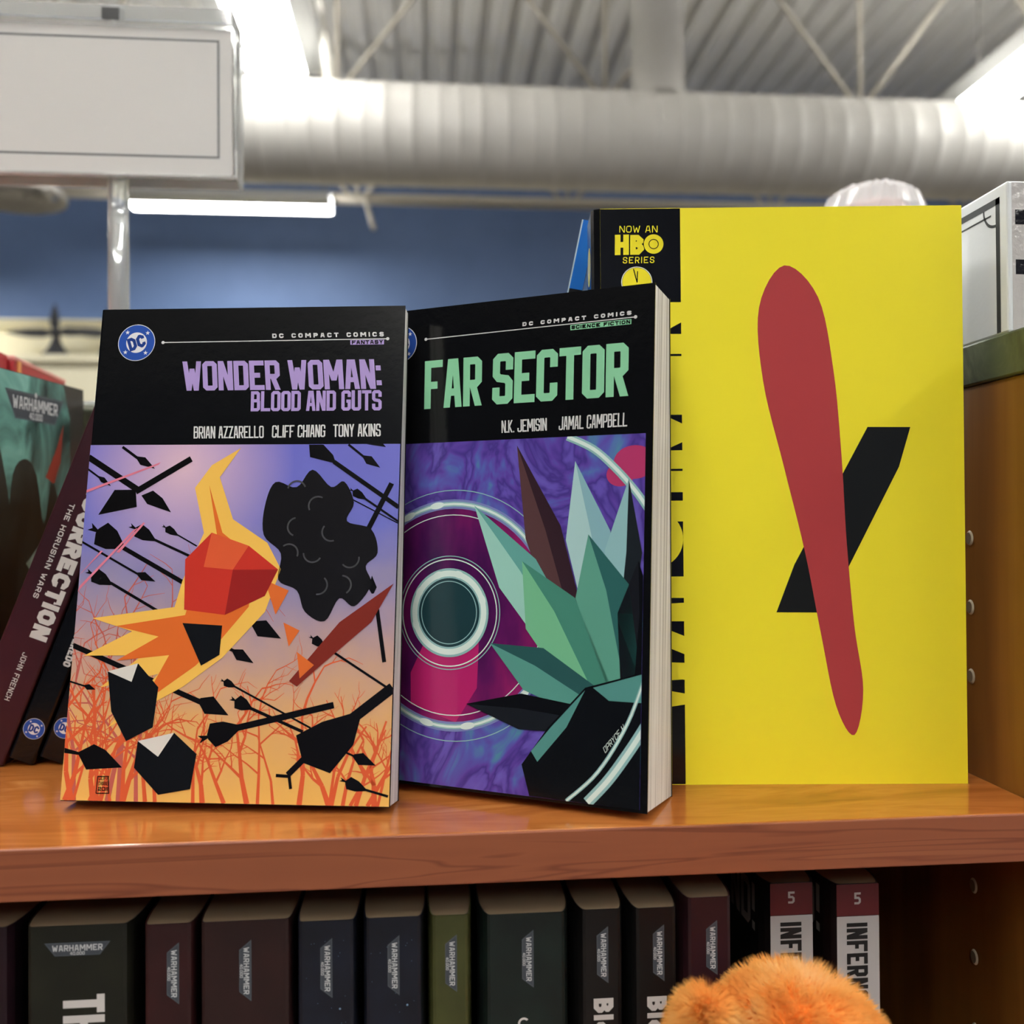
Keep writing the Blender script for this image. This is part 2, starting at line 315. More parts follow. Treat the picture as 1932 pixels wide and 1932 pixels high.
BLACK = gloss((15,16,18), .14, .05); WHITE = gloss((214,214,214)); LILAC = gloss((178,155,214)); MINT = gloss((146,214,170))
ART = {'t1':{'WONDER WOMAN:':[(40.8,177.3),(130.5,177.5),(39.4,190.9)],'BLOOD AND GUTS':[(72.0,167.6),(130.6,167.7),(71.7,176.8)],'BRIAN AZZARELLO':[(47.0,155.4),(78.6,
155.5),(46.7,160.9)],'CLIFF CHIANG':[(82.2,155.6),(106.0,155.8),(82.1,161.2)],'TONY AKINS':[(109.5,155.8),(130.6,156.0),(109.3,161.5)],'DC COMPACT COMICS':[(80.0,201.4),
(130.5,201.6),(79.8,203.5)],'FANTASY':[(116.2,198.1),(130.2,198.2),(116.1,199.8)],'box':[(115.5,197.9),(130.6,197.9),(130.6,200.1),(115.4,200.0)],'line':[(29.9,199.9),
(132.2,200.5)],'logo':[(17.6,200.0)],'edge':[(-0.5,152.2),(139.6,153.1)],'stamp':[(15.6,3.4),(21.1,3.5),(20.3,10.3),(15.8,10.2)]},'t2':{'FAR':[(31.4,168.6),(60.8,168.7),
(30.9,191.0)],'SECTOR':[(65.9,168.7),(128.8,168.8),(65.8,191.5)],'N.K. JEMISIN':[(71.0,155.8),(92.6,155.9),(70.8,161.3)],'JAMAL CAMPBELL':[(98.0,155.8),(128.6,156.0),
(98.1,161.6)],'DC COMPACT COMICS':[(79.7,202.9),(129.6,203.2),(79.7,204.7)],'SCIENCE FICTION':[(102.8,199.4),(129.2,199.5),(102.8,201.0)],'box':[(102.4,199.0),(129.6,
199.2),(129.6,201.4),(102.3,201.3)],'line':[(31.0,201.3),(131.4,202.1)],'edge':[(23.6,153.0),(138.1,153.0)],'right':[(138.2,132.9),(138.9,18.5)],'sign':[(121.9,22.1),
(130.2,32.3),(120.9,24.2)]},'t3':{'NOW AN':[(12.7,251.0),(30.1,250.9),(12.8,254.1)],'HBO_H':[(10.6,240.7),(17.0,240.8),(10.7,250.0)],'HBO_B':[(17.6,240.8),(23.9,240.8),
(17.7,249.9)],'HBO_O':[(28.3,245.6),(32.6,245.5)],'SERIES':[(14.2,236.9),(28.5,237.0),(14.3,239.8)],'clock':[(20.5,228.3),(27.4,228.2)],'band':[(40.4,262.4),(40.8,0.2)],
'ys':[219.0,209.9,204.5,195.4,194.4,177.3,176.1,167.7,163.1,155.8,151.5,143.1,142.1,132.5,128.6,119.2,118.5,108.1,94.2,84.5,82.3,73.9,67.2,59.0,56.1,47.4,41.2,32.3]},
'a3':{'red':[(87.5,235.3),(102.7,220.7),(109.4,186.9),(112.6,148.4),(114.5,109.9),(117.6,71.4),(121.3,42.5),(117.1,22.1),(109.0,35.4),(102.3,69.1),(95.6,105.2),(86.5,
143.8),(77.5,182.4),(75.9,216.2)],'black':[(124.5,161.5),(143.8,161.3),(138.5,143.3),(104.7,77.5),(82.5,77.7),(90.8,99.3)]},'arrows':[('s',[(15.0,151.7),(22.4,146.5)],
1.2),('h',[(21.9,147.0),(30.5,141.8)],3.9),('s',[(-0.1,147.1),(23.4,132.4)],2.7),('p',[(22.7,131.1),(23.6,124.7),(6.5,121.2),(13.0,132.3),(21.7,132.4)],0.0),('p',[(25.3,
129.8),(30.4,132.0),(34.9,128.6),(39.2,122.3),(28.2,126.0)],0.0),('s',[(22.6,131.5),(46.6,146.2)],2.7),('s',[(0.1,141.7),(5.7,137.8)],0.8),('h',[(5.2,138.3),(11.2,
134.0)],2.5),('f',[(3.1,116.1),(18.9,106.9)],11.0),('s',[(18.4,107.0),(79.9,73.7)],1.9),('h',[(78.2,74.5),(90.9,68.1)],7.6),('f',[(21.1,116.6),(32.8,110.0)],6.3),('s',
[(32.3,110.4),(51.7,101.9)],1.1),('f',[(35.7,116.5),(42.9,112.2)],3.4),('s',[(42.4,112.6),(51.7,107.5)],0.6),('p',[(99.0,152.4),(105.4,152.4),(109.9,147.7),(111.3,143.9),
(99.7,146.8)],0.0),('s',[(110.4,144.7),(139.5,124.6)],1.9),('s',[(116.5,152.4),(123.9,146.5)],1.0),('h',[(123.3,147.1),(130.9,142.0)],4.0),('p',[(124.5,152.5),(131.7,
152.7),(133.1,151.2)],0.0),('s',[(110.6,132.4),(139.7,117.5)],0.5),('f',[(117.7,132.7),(125.1,128.2)],3.8),('s',[(124.2,128.7),(139.5,118.4)],0.9),('s',[(136.1,135.1),
(123.4,108.3)],2.2),('s',[(0.1,109.3),(27.0,94.9)],0.9),('h',[(26.1,95.5),(34.5,92.0)],3.8),('f',[(3.3,96.6),(14.9,90.8)],6.3),('s',[(14.5,91.4),(38.4,78.3)],1.2),('s',
[(0.2,64.4),(57.7,41.3)],2.2),('h',[(57.2,42.1),(70.1,36.0)],8.0),('s',[(0.1,49.2),(7.3,47.2)],0.7),('h',[(6.7,47.5),(11.7,45.9)],2.5),('p',[(0.4,21.6),(6.6,20.0),(13.0,
23.3),(18.2,21.0),(25.9,14.0),(10.5,12.9),(6.7,18.8),(0.4,19.5)],0.0),('h',[(74.2,85.7),(81.1,82.2)],3.2),('s',[(70.7,87.5),(75.1,85.2)],0.8),('s',[(65.4,65.1),(71.4,
62.5)],1.3),('h',[(70.4,62.9),(79.6,57.7)],5.1),('f',[(103.1,69.3),(109.7,65.0)],4.2),('s',[(109.0,65.5),(136.5,48.5)],1.0),('f',[(65.8,50.6),(72.3,47.8)],3.4),('s',
[(71.8,48.0),(105.3,31.3)],0.8),('f',[(70.5,43.1),(79.8,38.8)],5.9),('s',[(79.2,39.1),(102.1,29.7)],1.3),('f',[(57.9,25.8),(75.3,31.3)],10.1),('s',[(74.1,30.9),(114.7,
40.8)],2.7),('p',[(99.3,28.2),(110.1,33.9),(123.0,37.7),(126.0,35.0),(123.6,24.7),(114.3,13.2),(102.7,17.2)],0.0),('s',[(139.3,48.3),(122.7,35.3)],4.4),('s',[(103.5,
19.2),(96.6,12.2)],2.5),('s',[(91.6,11.9),(97.5,11.6)],1.3),('s',[(97.1,12.4),(98.1,6.6)],1.3),('s',[(120.9,21.5),(124.6,20.0)],0.8),('h',[(123.8,20.4),(133.3,16.6)],
5.2),('f',[(118.5,10.9),(129.6,6.7)],5.2),('s',[(128.8,7.0),(138.8,4.4)],1.0),('h',[(129.5,87.4),(128.9,95.1)],3.7),('s',[(131.6,80.9),(135.4,58.7)],1.7)],'laser':[[(0.0,
132.2),(0.1,131.0),(32.1,143.6),(32.9,144.7)],[(16.0,104.8),(17.3,104.4),(27.9,117.5),(27.1,117.9)],[(0.2,87.5),(0.9,90.0),(23.0,114.6),(24.7,115.4)],[(0.5,95.0),(1.3,
95.7),(10.0,105.2),(9.1,105.4)]],'b1':{'smoke':[(80.8,125.2),(84.9,135.7),(94.4,133.4),(101.1,141.2),(109.6,133.5),(115.3,135.9),(119.9,126.6),(117.2,118.5),(127.8,
115.1),(131.0,104.8),(126.1,99.1),(128.7,91.2),(121.8,82.0),(115.2,85.3),(109.3,75.6),(100.6,79.5),(96.7,88.5),(88.4,93.0),(88.9,104.4),(81.0,112.4)],'puffs':[(94.5,
132.2),(104.1,125.3),(95.3,116.0),(110.5,113.8),(102.8,104.6),(119.1,102.4),(105.8,90.9),(116.1,91.0),(92.4,104.5)],'flame':[(82.8,109.0),(67.0,119.3),(60.0,137.9),(68.7,
151.0),(56.1,143.3),(49.2,133.2),(54.5,113.3),(46.4,92.5),(43.7,81.1),(7.7,76.1),(25.8,70.6),(5.5,60.1),(31.2,60.5),(13.6,46.8),(38.7,52.8),(18.3,30.2),(49.5,47.4),(66.0,
59.9),(83.3,79.3),(89.3,97.6)],'flame_in':[(77.4,102.0),(62.7,113.4),(55.5,134.4),(60.4,112.2),(52.3,92.6),(48.6,77.7),(18.6,72.8),(37.6,68.5),(19.7,58.1),(42.8,60.7),
(32.6,40.4),(54.6,56.4),(63.3,65.5),(76.2,81.5)],'rock':[(47.0,101.7),(58.0,113.4),(74.7,107.7),(88.1,97.5),(82.9,86.1),(66.0,77.9),(48.0,80.0)],'rock2':[(58.0,113.4),
(74.7,107.7),(68.3,97.3),(55.4,98.4)],'rock3':[(68.3,97.3),(88.1,97.5),(82.9,86.1),(66.0,77.9)],'ember':[[(82.6,92.9),(93.2,88.5),(88.0,78.2)],[(91.6,74.9),(98.7,71.6),
(94.4,64.8)],[(98.0,62.6),(105.6,57.2),(99.7,51.6)]],'splint':[(95.2,50.4),(115.7,75.2),(138.3,91.7),(129.4,75.4),(107.4,56.1),(98.7,48.2)],'shard':[[(16.5,53.6),(29.5,
57.1),(39.1,47.2),(37.9,30.6),(26.8,24.8),(19.4,36.9)],[(31.9,24.9),(47.3,28.5),(57.5,20.0),(55.7,5.8),(42.2,3.3),(31.1,14.0)],[(47.7,74.3),(65.1,73.4),(64.7,61.0),(57.0,
56.4)]],'pale':[[(16.5,53.6),(29.5,57.1),(27.3,49.3)],[(31.9,24.9),(47.3,28.5),(41.1,18.6)]]},'b2':{'shards':[((113.7,50.0),(78.7,150.0),17,(92,64,66),(56,38,46),6),
((122.7,59.2),(106.0,142.2),20,(176,214,214),(140,186,196),7),((116.1,45.9),(58.8,123.9),21,(160,214,200),(104,172,164),7.5),((125.0,55.0),(129.8,134.2),16,(150,196,200),
(34,40,46),8),((118.5,41.8),(82.6,99.6),26,(122,196,152),(74,142,124),9),((129.6,49.0),(112.6,111.1),24,(98,166,146),(50,104,102),9.5),((123.1,37.9),(68.5,63.9),20,(92,
160,148),(46,92,92),10),((133.0,42.9),(134.5,100.4),16,(28,30,36),(16,18,22),10),((125.4,33.9),(57.8,37.2),15,(30,34,40),(16,18,22),10)],'black':[[(88.8,1.5),(84.9,14.0),
(96.5,30.3),(112.6,47.8),(138.6,55.9),(139.3,1.2)]],'sheen':[[(89.1,19.9),(97.7,30.4),(112.6,46.7),(104.8,31.1),(92.1,15.8)],[(116.1,48.0),(137.3,54.8),(138.1,43.3),
(123.0,43.2)]],'magenta':[(29.3,49.0),(35.6,62.3),(46.3,65.1),(63.1,71.7),(62.7,44.3),(52.8,28.8),(29.9,35.0)],'rings':[((48.5,75.7),(75.7,32.5),(51.4,25.8),(24.9,120.6),
(57.4,125.4))],'small':[(47.7,76.4),(61.4,75.7),(47.2,92.1)],'arc':[(102.2,152.8),(114.3,146.9),(124.9,137.6),(133.0,128.6),(138.1,121.6)],'arc2':[(114.6,1.7),(123.5,
11.7),(132.2,24.1),(139.1,35.1)],'arc3':[(105.4,1.3),(118.9,14.4),(130.9,34.4),(138.8,55.9)]}}


def tint(stops, fn, rough=.25):
    """printed gradient of the artwork, read along the cover's own height, mottled by noise"""
    m = bpy.data.materials.new('print'); m.use_nodes = True; L = m.node_tree.links; b = m.node_tree.nodes['Principled BSDF']
    tc = nn(m, 'ShaderNodeTexCoord'); sx = nn(m, 'ShaderNodeSeparateXYZ'); L.new(tc.outputs['Object'], sx.inputs[0])
    t = nn(m, 'ShaderNodeTexNoise'); t.inputs['Scale'].default_value = 45; t.inputs['Detail'].default_value = 5; L.new(tc.outputs['Object'], t.inputs['Vector'])
    mr = nn(m, 'ShaderNodeMapRange'); mr.inputs[1].default_value, mr.inputs[2].default_value = fn; L.new(sx.outputs['Z'], mr.inputs[0])
    ad = nn(m, 'ShaderNodeMath', operation='MULTIPLY_ADD'); L.new(t.outputs[0], ad.inputs[0]); ad.inputs[1].default_value = .22; L.new(mr.outputs[0], ad.inputs[2])
    sb = nn(m, 'ShaderNodeMath', operation='SUBTRACT'); L.new(ad.outputs[0], sb.inputs[0]); sb.inputs[1].default_value = .11
    r = ramp(m, stops); L.new(sb.outputs[0], r.inputs[0]); L.new(r.outputs[0], b.inputs['Base Color']); b.inputs['Roughness'].default_value = rough
    return m, r, b, L, tc

def header(o, T, line_y0, box_txt, tint_m):
    n = MB(); printed(n, text('DC COMPACT COMICS', *T['DC COMPACT COMICS'], wt=.3, cut=.5, gap=.55, space=.7), WHITE, 2)
    (xa,ya),(xb,yb) = T['line']; printed(n, [[(xa,ya-.22),(xb,yb-.22),(xb,yb+.22),(xa,ya+.22)], ellipse(xa,ya,.75,n=16), ellipse(xb,yb,.75,n=16)], WHITE, 2); n.build('series_lettering', o)
    g = MB(); printed(g, [T['box']], tint_m, 2); printed(g, text(box_txt, *T[box_txt], wt=.26, cut=.5, gap=.2), BLACK, 4); g.build('genre_tag', o)

def arrow_polys():
    out = []
    for kind, p, w in ART['arrows']:
        if kind == 'p': out.append(p); continue
        a, b = Vector(p[0]), Vector(p[1]); d = (b-a).normalized(); n = Vector((-d.y,d.x)); L = (b-a).length
        if kind == 's': out.append([tuple(a+n*w/2), tuple(a-n*w/2), tuple(b-n*w/2), tuple(b+n*w/2)])
        elif kind == 'h': q = a+d*L*.33; out.append([tuple(a+n*w*.12), tuple(q+n*w/2), tuple(b), tuple(q-n*w/2), tuple(a-n*w*.12)])
        else:
            c = a+d*L*.22; e = a+d*L*.65
            out.append([tuple(c+n*w*.1), tuple(a+d*L*.34+n*w/2), tuple(e+n*w*.42), tuple(b+n*w*.08), tuple(b-n*w*.08), tuple(e-n*w*.42), tuple(a+d*L*.34-n*w/2), tuple(c-n*w*.1)])
            out.append([tuple(a+n*w*.16), tuple(c+n*w*.06), tuple(c-n*w*.06), tuple(a+d*L*.08)]); out.append([tuple(a-n*w*.16), tuple(a+d*L*.08-n*.01), tuple(c-n*w*.06)])
    return out
def branches(seed, x0, x1, y0, n, hmin, hmax):
    rnd = random.Random(seed); out = []
    def grow(x, y, a, ln, w, d):
        pts = [(x,y)]; k = 3
        for i in range(k):
            a += rnd.uniform(-.22,.22); x += math.cos(a)*ln/k; y += math.sin(a)*ln/k; pts.append((x,y))
            if d and rnd.random() < .75: grow(x, y, a+rnd.choice((-1,1))*rnd.uniform(.4,.9), ln*rnd.uniform(.4,.65), w*.55, d-1)
        for i in range(k):
            p, q = Vector(pts[i]), Vector(pts[i+1]); v = (q-p).normalized(); nv = Vector((-v.y,v.x)); wa, wb = w*(1-i/k*.6)/2, w*(1-(i+1)/k*.6)/2
            out.append([tuple(p+nv*wa), tuple(p-nv*wa), tuple(q-nv*wb), tuple(q+nv*wb)])
    for i in range(n):
        x = x0+(x1-x0)*(i+rnd.random())/n; grow(x, y0, math.pi/2+rnd.uniform(-.35,.35), rnd.uniform(hmin,hmax), rnd.uniform(1.2,2.6), 3)
    return out

def comic_fantasy():
    o = thing('comic_book', 'black-topped paperback with purple title above black arrows, leaning at left front', 'book', (-.1543,.4124,.0041), RZ(-.1513)@RX(-.1551)@RY(.0079))
    book(o, .1397, .2159, .020, BLACK, t_top=.009)
    T = ART['t1']; n = MB(); printed(n, text('WONDER WOMAN:', *T['WONDER WOMAN:'], wt=.34, cut=.36, gap=.07, space=.42), LILAC, 2)
    printed(n, text('BLOOD AND GUTS', *T['BLOOD AND GUTS'], wt=.34, cut=.36, gap=.07, space=.42), LILAC, 2); n.build('title_lettering', o)
    n = MB()
    for k in ('BRIAN AZZARELLO','CLIFF CHIANG','TONY AKINS'): printed(n, text(k, *T[k], wt=.3, cut=.5, gap=.09), WHITE, 2)
    n.build('author_lettering', o); header(o, T, 0, 'FANTASY', LILAC)
    dc_logo(o, 17.6, 200.0, 8.6, rot=20, name='logo_disc')
    # artwork: evening sky, red branches, black arrows and a burning rock (generic)
    sky, r, b, L, tc = tint([(0,(238,186,98)),(.2,(230,176,112)),(.42,(193,158,152)),(.6,(150,140,178)),(.78,(112,116,200)),(1,(112,112,205))], (0,.153))
    m = sky; gd = nn(m, 'ShaderNodeVectorMath', operation='DISTANCE'); L.new(tc.outputs['Object'], gd.inputs[0]); gd.inputs[1].default_value = (.043,0,.143)
    mr = nn(m, 'ShaderNodeMapRange'); mr.inputs[1].default_value = .002; mr.inputs[2].default_value = .05; mr.inputs[3].default_value = .85; mr.inputs[4].default_value = 0; L.new(gd.outputs['Value'], mr.inputs[0])
    mx = nn(m, 'ShaderNodeMix', data_type='RGBA'); L.new(mr.outputs[0], mx.inputs[0]); L.new(r.outputs[0], mx.inputs[6]); mx.inputs[7].default_value = (*lin((236,196,205)),1); L.new(mx.outputs[2], b.inputs['Base Color'])
    a = MB(); x1, y1 = 139.3, 152.6; K = (.3, x1, .3, y1)
    printed(a, [[(.3,.3),(x1,.3),(x1,y1),(.3,y1)]], sky, 0)
    red = gloss((222,98,58)); dim = gloss((196,100,88)); blk = gloss((16,15,16))
    printed(a, clipx(branches(3, 4, 40, .3, 4, 52, 70), *K), dim, 1); printed(a, clipx(branches(5, 0, 139, .3, 17, 22, 40), *K), red, 2); printed(a, clipx(branches(9, 0, 30, .3, 6, 30, 52), *K), red, 2); printed(a, clipx(branches(12, 112, 139, .3, 5, 25, 48), *K), red, 2)
    B = ART['b1']; sm = lambda k, q=5: [spline(B[k], q)]
    printed(a, clipx(arrow_polys(), *K), blk, 3)
    printed(a, clipx(ART['laser'], *K), gloss((226,128,150)), 4)
    printed(a, sm('smoke'), gloss((26,25,27)), 5)
    for i, p in enumerate(B['puffs']): printed(a, annulus(p[0], p[1], 3.6, 4.3, 1, 20, 20+i*40, 170+i*40), gloss((74,74,78)), 6)
    printed(a, [B['flame']], gloss((248,196,92)), 5); printed(a, [B['flame_in']], gloss((228,112,48)), 6)
    printed(a, [B['rock']], gloss((206,58,46)), 7); printed(a, [B['rock3']], gloss((158,40,38)), 8); printed(a, [B['rock2']], gloss((226,96,58)), 8)
    printed(a, B['ember'], gloss((226,112,52)), 7); printed(a, [B['splint']], gloss((132,48,38)), 7)
    printed(a, B['shard'], gloss((20,22,25)), 8); printed(a, B['pale'], gloss((222,218,210)), 9)
    s = ART['t1']['stamp']; printed(a, path_polys(s+[s[0]], .35), blk, 7)
    (xa,ya),(xb,yb),(xc,yc),_ = s
    for i, t in enumerate(('2011','CHIANG','CLIFF')): y = ya+1+i*2.2; printed(a, text(t, (xa+.7,y), (xb-.5,y), (xa+.7,y+1.6), .22, .4, .2), blk, 7)
    a.build('cover_art', o)
    return o

def comic_scifi():
    o = thing('comic_book', 'black-topped paperback with mint green title, standing angled in the middle', 'book', (-.0356,.4393,.0034), RZ(-.5173)@RX(-.0808)@RY(.0008))
    book(o, .1397, .2159, .038, BLACK, t_top=.0235)
    T = ART['t2']; n = MB()
    for k in ('FAR','SECTOR'): printed(n, text(k, *T[k], wt=.36, cut=.36, gap=.07), MINT, 2)
    n.build('title_lettering', o); n = MB()
    for k in ('N.K. JEMISIN','JAMAL CAMPBELL'): printed(n, text(k, *T[k], wt=.3, cut=.5, gap=.09), WHITE, 2)
    n.build('author_lettering', o); header(o, T, 0, 'SCIENCE FICTION', MINT); dc_logo(o, 17.6, 200.0, 8.6, rot=20)
    x1, y1 = 136.6, 152.8; K = (.3, x1, 1.2, y1)
    bg = texmat([(.30,(84,148,168)),(.40,(92,104,186)),(.49,(98,72,170)),(.56,(76,58,142)),(.63,(104,86,184)),(.85,(120,112,204))], tscale=34, detail=3, dist=2.4, rough=.2, scale=(1,1,.6))
    nz = texmat([(.3,(56,20,74)),(.48,(96,24,92)),(.65,(150,34,104))], tscale=40, rough=.25, scale=(1,1,.4))
    a = MB(); printed(a, [[(.3,1.2),(x1,1.2),(x1,y1),(.3,y1)]], bg, 0)
    D = ART['b2']; glow = gloss((226,244,236)); g1 = gloss((150,196,196)); g2 = gloss((128,140,196)); dark = gloss((34,64,70)); blk = gloss((17,20,24))
    cx, cy = D['rings'][0][0]; R = 48.5
    ring = lambda r0, r1, m, k, c=(cx,cy), q=1.0: printed(a, clipx(annulus(c[0],c[1],r0,r1,q,72), *K), m, k)
    printed(a, clipx([ellipse(cx,cy,R,n=72)], *K), nz, 1); printed(a, clipx([D['magenta']], *K), gloss((190,40,112)), 2)
    ring(R-1.6, R+2.6, g2, 2); ring(R-.6, R+1.6, g1, 3); ring(R, R+1.0, glow, 4); ring(R-4.6, R-4.2, glow, 3); ring(R+6.5, R+6.9, g1, 3)
    for t in (258,282,318,335,100,118): q = math.radians(t); printed(a, clipx([ellipse(cx+(R+.5)*math.cos(q), cy+(R+.5)*math.sin(q), 3.6, 1.5, 24, q+math.pi/2)], *K), glow, 5)
    sx, sy = D['small'][0]
    for r0, r1, m, k in ((0,17,dark,5),(13.6,14.0,g1,7),(15.2,19.6,g1,6),(16,18.6,glow,7),(23.3,23.8,glow,6),(24.8,25.2,g1,6)):
        if r0 == 0: printed(a, clipx([ellipse(sx,sy,r1)], *K), m, k)
        else: ring(r0, r1, m, k, (sx,sy))
    for t in (20,75,110,150,200): q = math.radians(t); printed(a, clipx([ellipse(sx+17.4*math.cos(q), sy+17.4*math.sin(q), 2.6, 1.6, 20, q+math.pi/2)], *K), glow, 8)
    rose = gloss((188,62,112)); printed(a, clipx([ellipse(132,141,9,7), ellipse(126,136,6,5)], *K), rose, 1)
    for key, w, k in (('arc',1.5,4),('arc2',2.0,12),('arc3',.7,12)):
        p = spline(D[key], 6, False); printed(a, clipx(path_polys(p, w*2.2), *K), g1, k); printed(a, clipx(path_polys(p, w), *K), glow, k+1)
    # a burst of crystals (generic), each shard split into a light and a dark facet
    for (bx,by), (tx,ty), w, c1, c2, k in D['shards']:
        b_, t_ = Vector((bx,by)), Vector((tx,ty)); d = (t_-b_).normalized(); nv = Vector((-d.y,d.x)); sh_ = b_+(t_-b_)*.62
        printed(a, clipx([[tuple(b_+nv*w*.3), tuple(sh_+nv*w*.5), tuple(t_), tuple(sh_-nv*w*.08), tuple(b_)]], *K), gloss(c1), k)
        printed(a, clipx([[tuple(b_), tuple(sh_-nv*w*.08), tuple(t_), tuple(sh_-nv*w*.5), tuple(b_-nv*w*.3)]], *K), gloss(c2), k+.5)
    printed(a, clipx(D['black'], *K), blk, 11); printed(a, clipx(D['sheen'], *K), gloss((88,152,146)), 12)
    bl, br, tlp = ART['t2']['sign']; printed(a, text('DPRYCE H', bl, br, tlp, .16, .3, .25), glow, 14)
    a.build('cover_art', o)
    for u, w in ((50,4),(61,6)):
        MB().face([(u*mm,.009,.2150),((u+w)*mm,.009,.2150),((u+w)*mm,.009,.2160),(u*mm,.0088,.2172)], mat((236,234,230), .7)).build('loose_page', o)
    return o

def big_yellow():
    YEL = gloss((252,236,50), .3, .03); o = thing('comic_book', 'large yellow graphic novel with black side band, standing at right by the wooden panel', 'book', (.0749,.4254,0), RZ(-.099))
    book(o, .168, .262, .030, YEL, spine=BLACK, rnd=.004)
    T = ART['t3']; g = MB(); printed(g, [[(4.02,.2),(40.8,.2),(40.4,261.8),(4.02,261.8)]], BLACK, 0); g.build('side_band', o)
    # big title set sideways along the band, letter feet on the band's right edge
    ys = T['ys']; x0, x1 = 14, 40.75; t = MB(); y = YEL
    def bar(ya, yb, xa=x0, xb=x1): return [(xa,min(ya,yb)),(xb,min(ya,yb)),(xb,max(ya,yb)),(xa,max(ya,yb))]
    P = []; dg = lambda ya0, ya1, yb0, yb1: [(x0,ya0),(x0,ya1),(x1,yb1),(x1,yb0)]
    P += [bar(ys[0],ys[1]), bar(ys[2],ys[3]), dg(ys[2],ys[3],ys[0],ys[1])]                                     # N
    P += [bar(ys[4],ys[5],34.5), bar(ys[5]-6,ys[5]), bar(ys[4]-3,ys[5],x0,20), bar(ys[4]-5,ys[5],25,29)]        # E
    P += [bar(ys[6],ys[7]), bar(ys[10],ys[11]), dg(ys[6],ys[7],ys[8]+.5,ys[9]), dg(ys[10],ys[11],ys[8],ys[9]-.5)]  # M
    P += [bar(ys[12],ys[13]), bar(ys[14],ys[15]), bar(ys[12],ys[15],25,30)]                                     # H
    P += [annulus_half for annulus_half in annulus(27.4, (ys[16]+ys[17])/2-2, 7.5, 13.2, 1, 40, 110, 430)]       # C
    P += [bar(ys[18],ys[19]), bar(ys[18]+6,ys[19]-6,x0,20)]                                                     # T
    P += [dg(81,74,ys[20],ys[21]), dg(78,70,ys[22],ys[23]), bar(ys[20],ys[23],27,31)]                            # A
    P += [dg(ys[24],ys[24]-5,ys[24]-1,ys[25]), dg(46,52,ys[25]+.2,ys[25]+5), dg(46,40,ys[26],ys[26]-5), dg(ys[27],ys[27]+6,ys[26]-5,ys[26])]  # W
    printed(t, P, y, 2); t.build('title_lettering', o)
    h = MB(); Y2 = gloss((240,225,50))
    printed(h, text('NOW AN', *T['NOW AN'], wt=.16, cut=1.2, gap=.22), Y2, 2); printed(h, text('SERIES', *T['SERIES'], wt=.2, cut=.9, gap=.4), Y2, 2)
    printed(h, text('H', *T['HBO_H'], wt=.4), Y2, 2); printed(h, text('B', *T['HBO_B'], wt=.4), Y2, 2)
    cx, cy = T['HBO_O'][0]; printed(h, [ellipse(cx,cy,4.75)], BLACK, 3); printed(h, [ellipse(cx,cy,4.45)], Y2, 4); printed(h, annulus(cx,cy,1.95,2.3), BLACK, 5); h.build('series_lettering', o)
    cx, cy = T['clock'][0]; k = MB(); printed(k, [ellipse(cx,cy,7.1)], gloss((225,225,215)), 2); printed(k, [ellipse(cx,cy,6.75)], BLACK, 3); printed(k, [ellipse(cx,cy,6.6)], Y2, 4)
    printed(k, [[(cx-1.7,cy+6),(cx-1.2,cy+6),(cx+.4,cy-.2),(cx-.1,cy-.2)], [(cx+.2,cy+5),(cx+.6,cy+5),(cx+.4,cy-.2),(cx-.1,cy-.2)]], BLACK, 5); k.build('clock_emblem', o)
    sp = MB(); spine = lambda p, q: (-(.00006+.00003*q), (30-p[0])*mm, p[1]*mm)
    printed(sp, [ellipse(15,239,9,9)], Y2, 1, spine); printed(sp, [ellipse(15,216,10,11)], Y2, 1, spine); printed(sp, [ellipse(15,213,5,6)], BLACK, 2, spine); sp.build('spine_emblem', o)
    # generic stand-in for the cover picture: one plain red shape over one plain black shape
    A = ART['a3']; c = MB(); printed(c, [A['black']], gloss((20,22,20), .3, .03), 1)
    printed(c, [spline(A['red'], 6)], gloss((184,66,68), .3, .03), 2); c.build('cover_art', o)
    return o

# spine-out paperbacks
def spine_face(t): return lambda p, q: (-(.00005+.00003*q), (t*1000-p[0])*mm, p[1]*mm)
def badge(o, cx, ytop, L, t, vertical=True, name='publisher_badge', face=None, hgt=None):
    """winged trapezoid badge with a word and number, reading down the spine; mm from the spine's left edge"""
    f = face or spine_face(t); b = MB(); hgt = hgt or L*.19; g = mat((84,90,97), .4, .5, .2); dk = mat((70,75,82), .45, .5, .1); w = mat((196,197,198), .4)
    # flat badge: x 0..L, y 0..hgt (top edge long)
    tp = [(0,hgt),(L,hgt),(L*.84,0),(L*.16,0)]; inn = [(L*.035,hgt*.92),(L*.965,hgt*.92),(L*.825,hgt*.07),(L*.175,hgt*.07)]
    tx = text('WARHAMMER', (L*.12,hgt*.36), (L*.88,hgt*.36), (L*.12,hgt*.82), .25, .4, .2); t2 = text('40.000', (L*.39,hgt*.06), (L*.61,hgt*.06), (L*.39,hgt*.3), .24, .4, .2)
    sk = [] if face is None else [ellipse(L/2,hgt*.97,hgt*.08,hgt*.1,12)]
    tr = (lambda p: (cx-hgt/2+p[1], ytop-p[0])) if vertical else (lambda p: (cx-L/2+p[0], ytop-hgt+p[1]))
    for polys, m, k in (([tp],g,1),([inn],dk,2),(tx,w,3),(t2,w,3),(sk,w,3)): printed(b, [[tr(p) for p in q] for q in polys], m, k, f)
    return b.build(name, o)
def down(s, xl, xr, ytop, ybot, **kw):
    """text reading down a spine: baseline towards the left edge"""
    return text(s, (xl,ytop), (xl,ybot), (xr,ytop), **kw)
def cloth(c, d, sc=60): return texmat([(.3,d),(.7,c)], tscale=sc, detail=6, rough=.42, scale=(1,1,1))

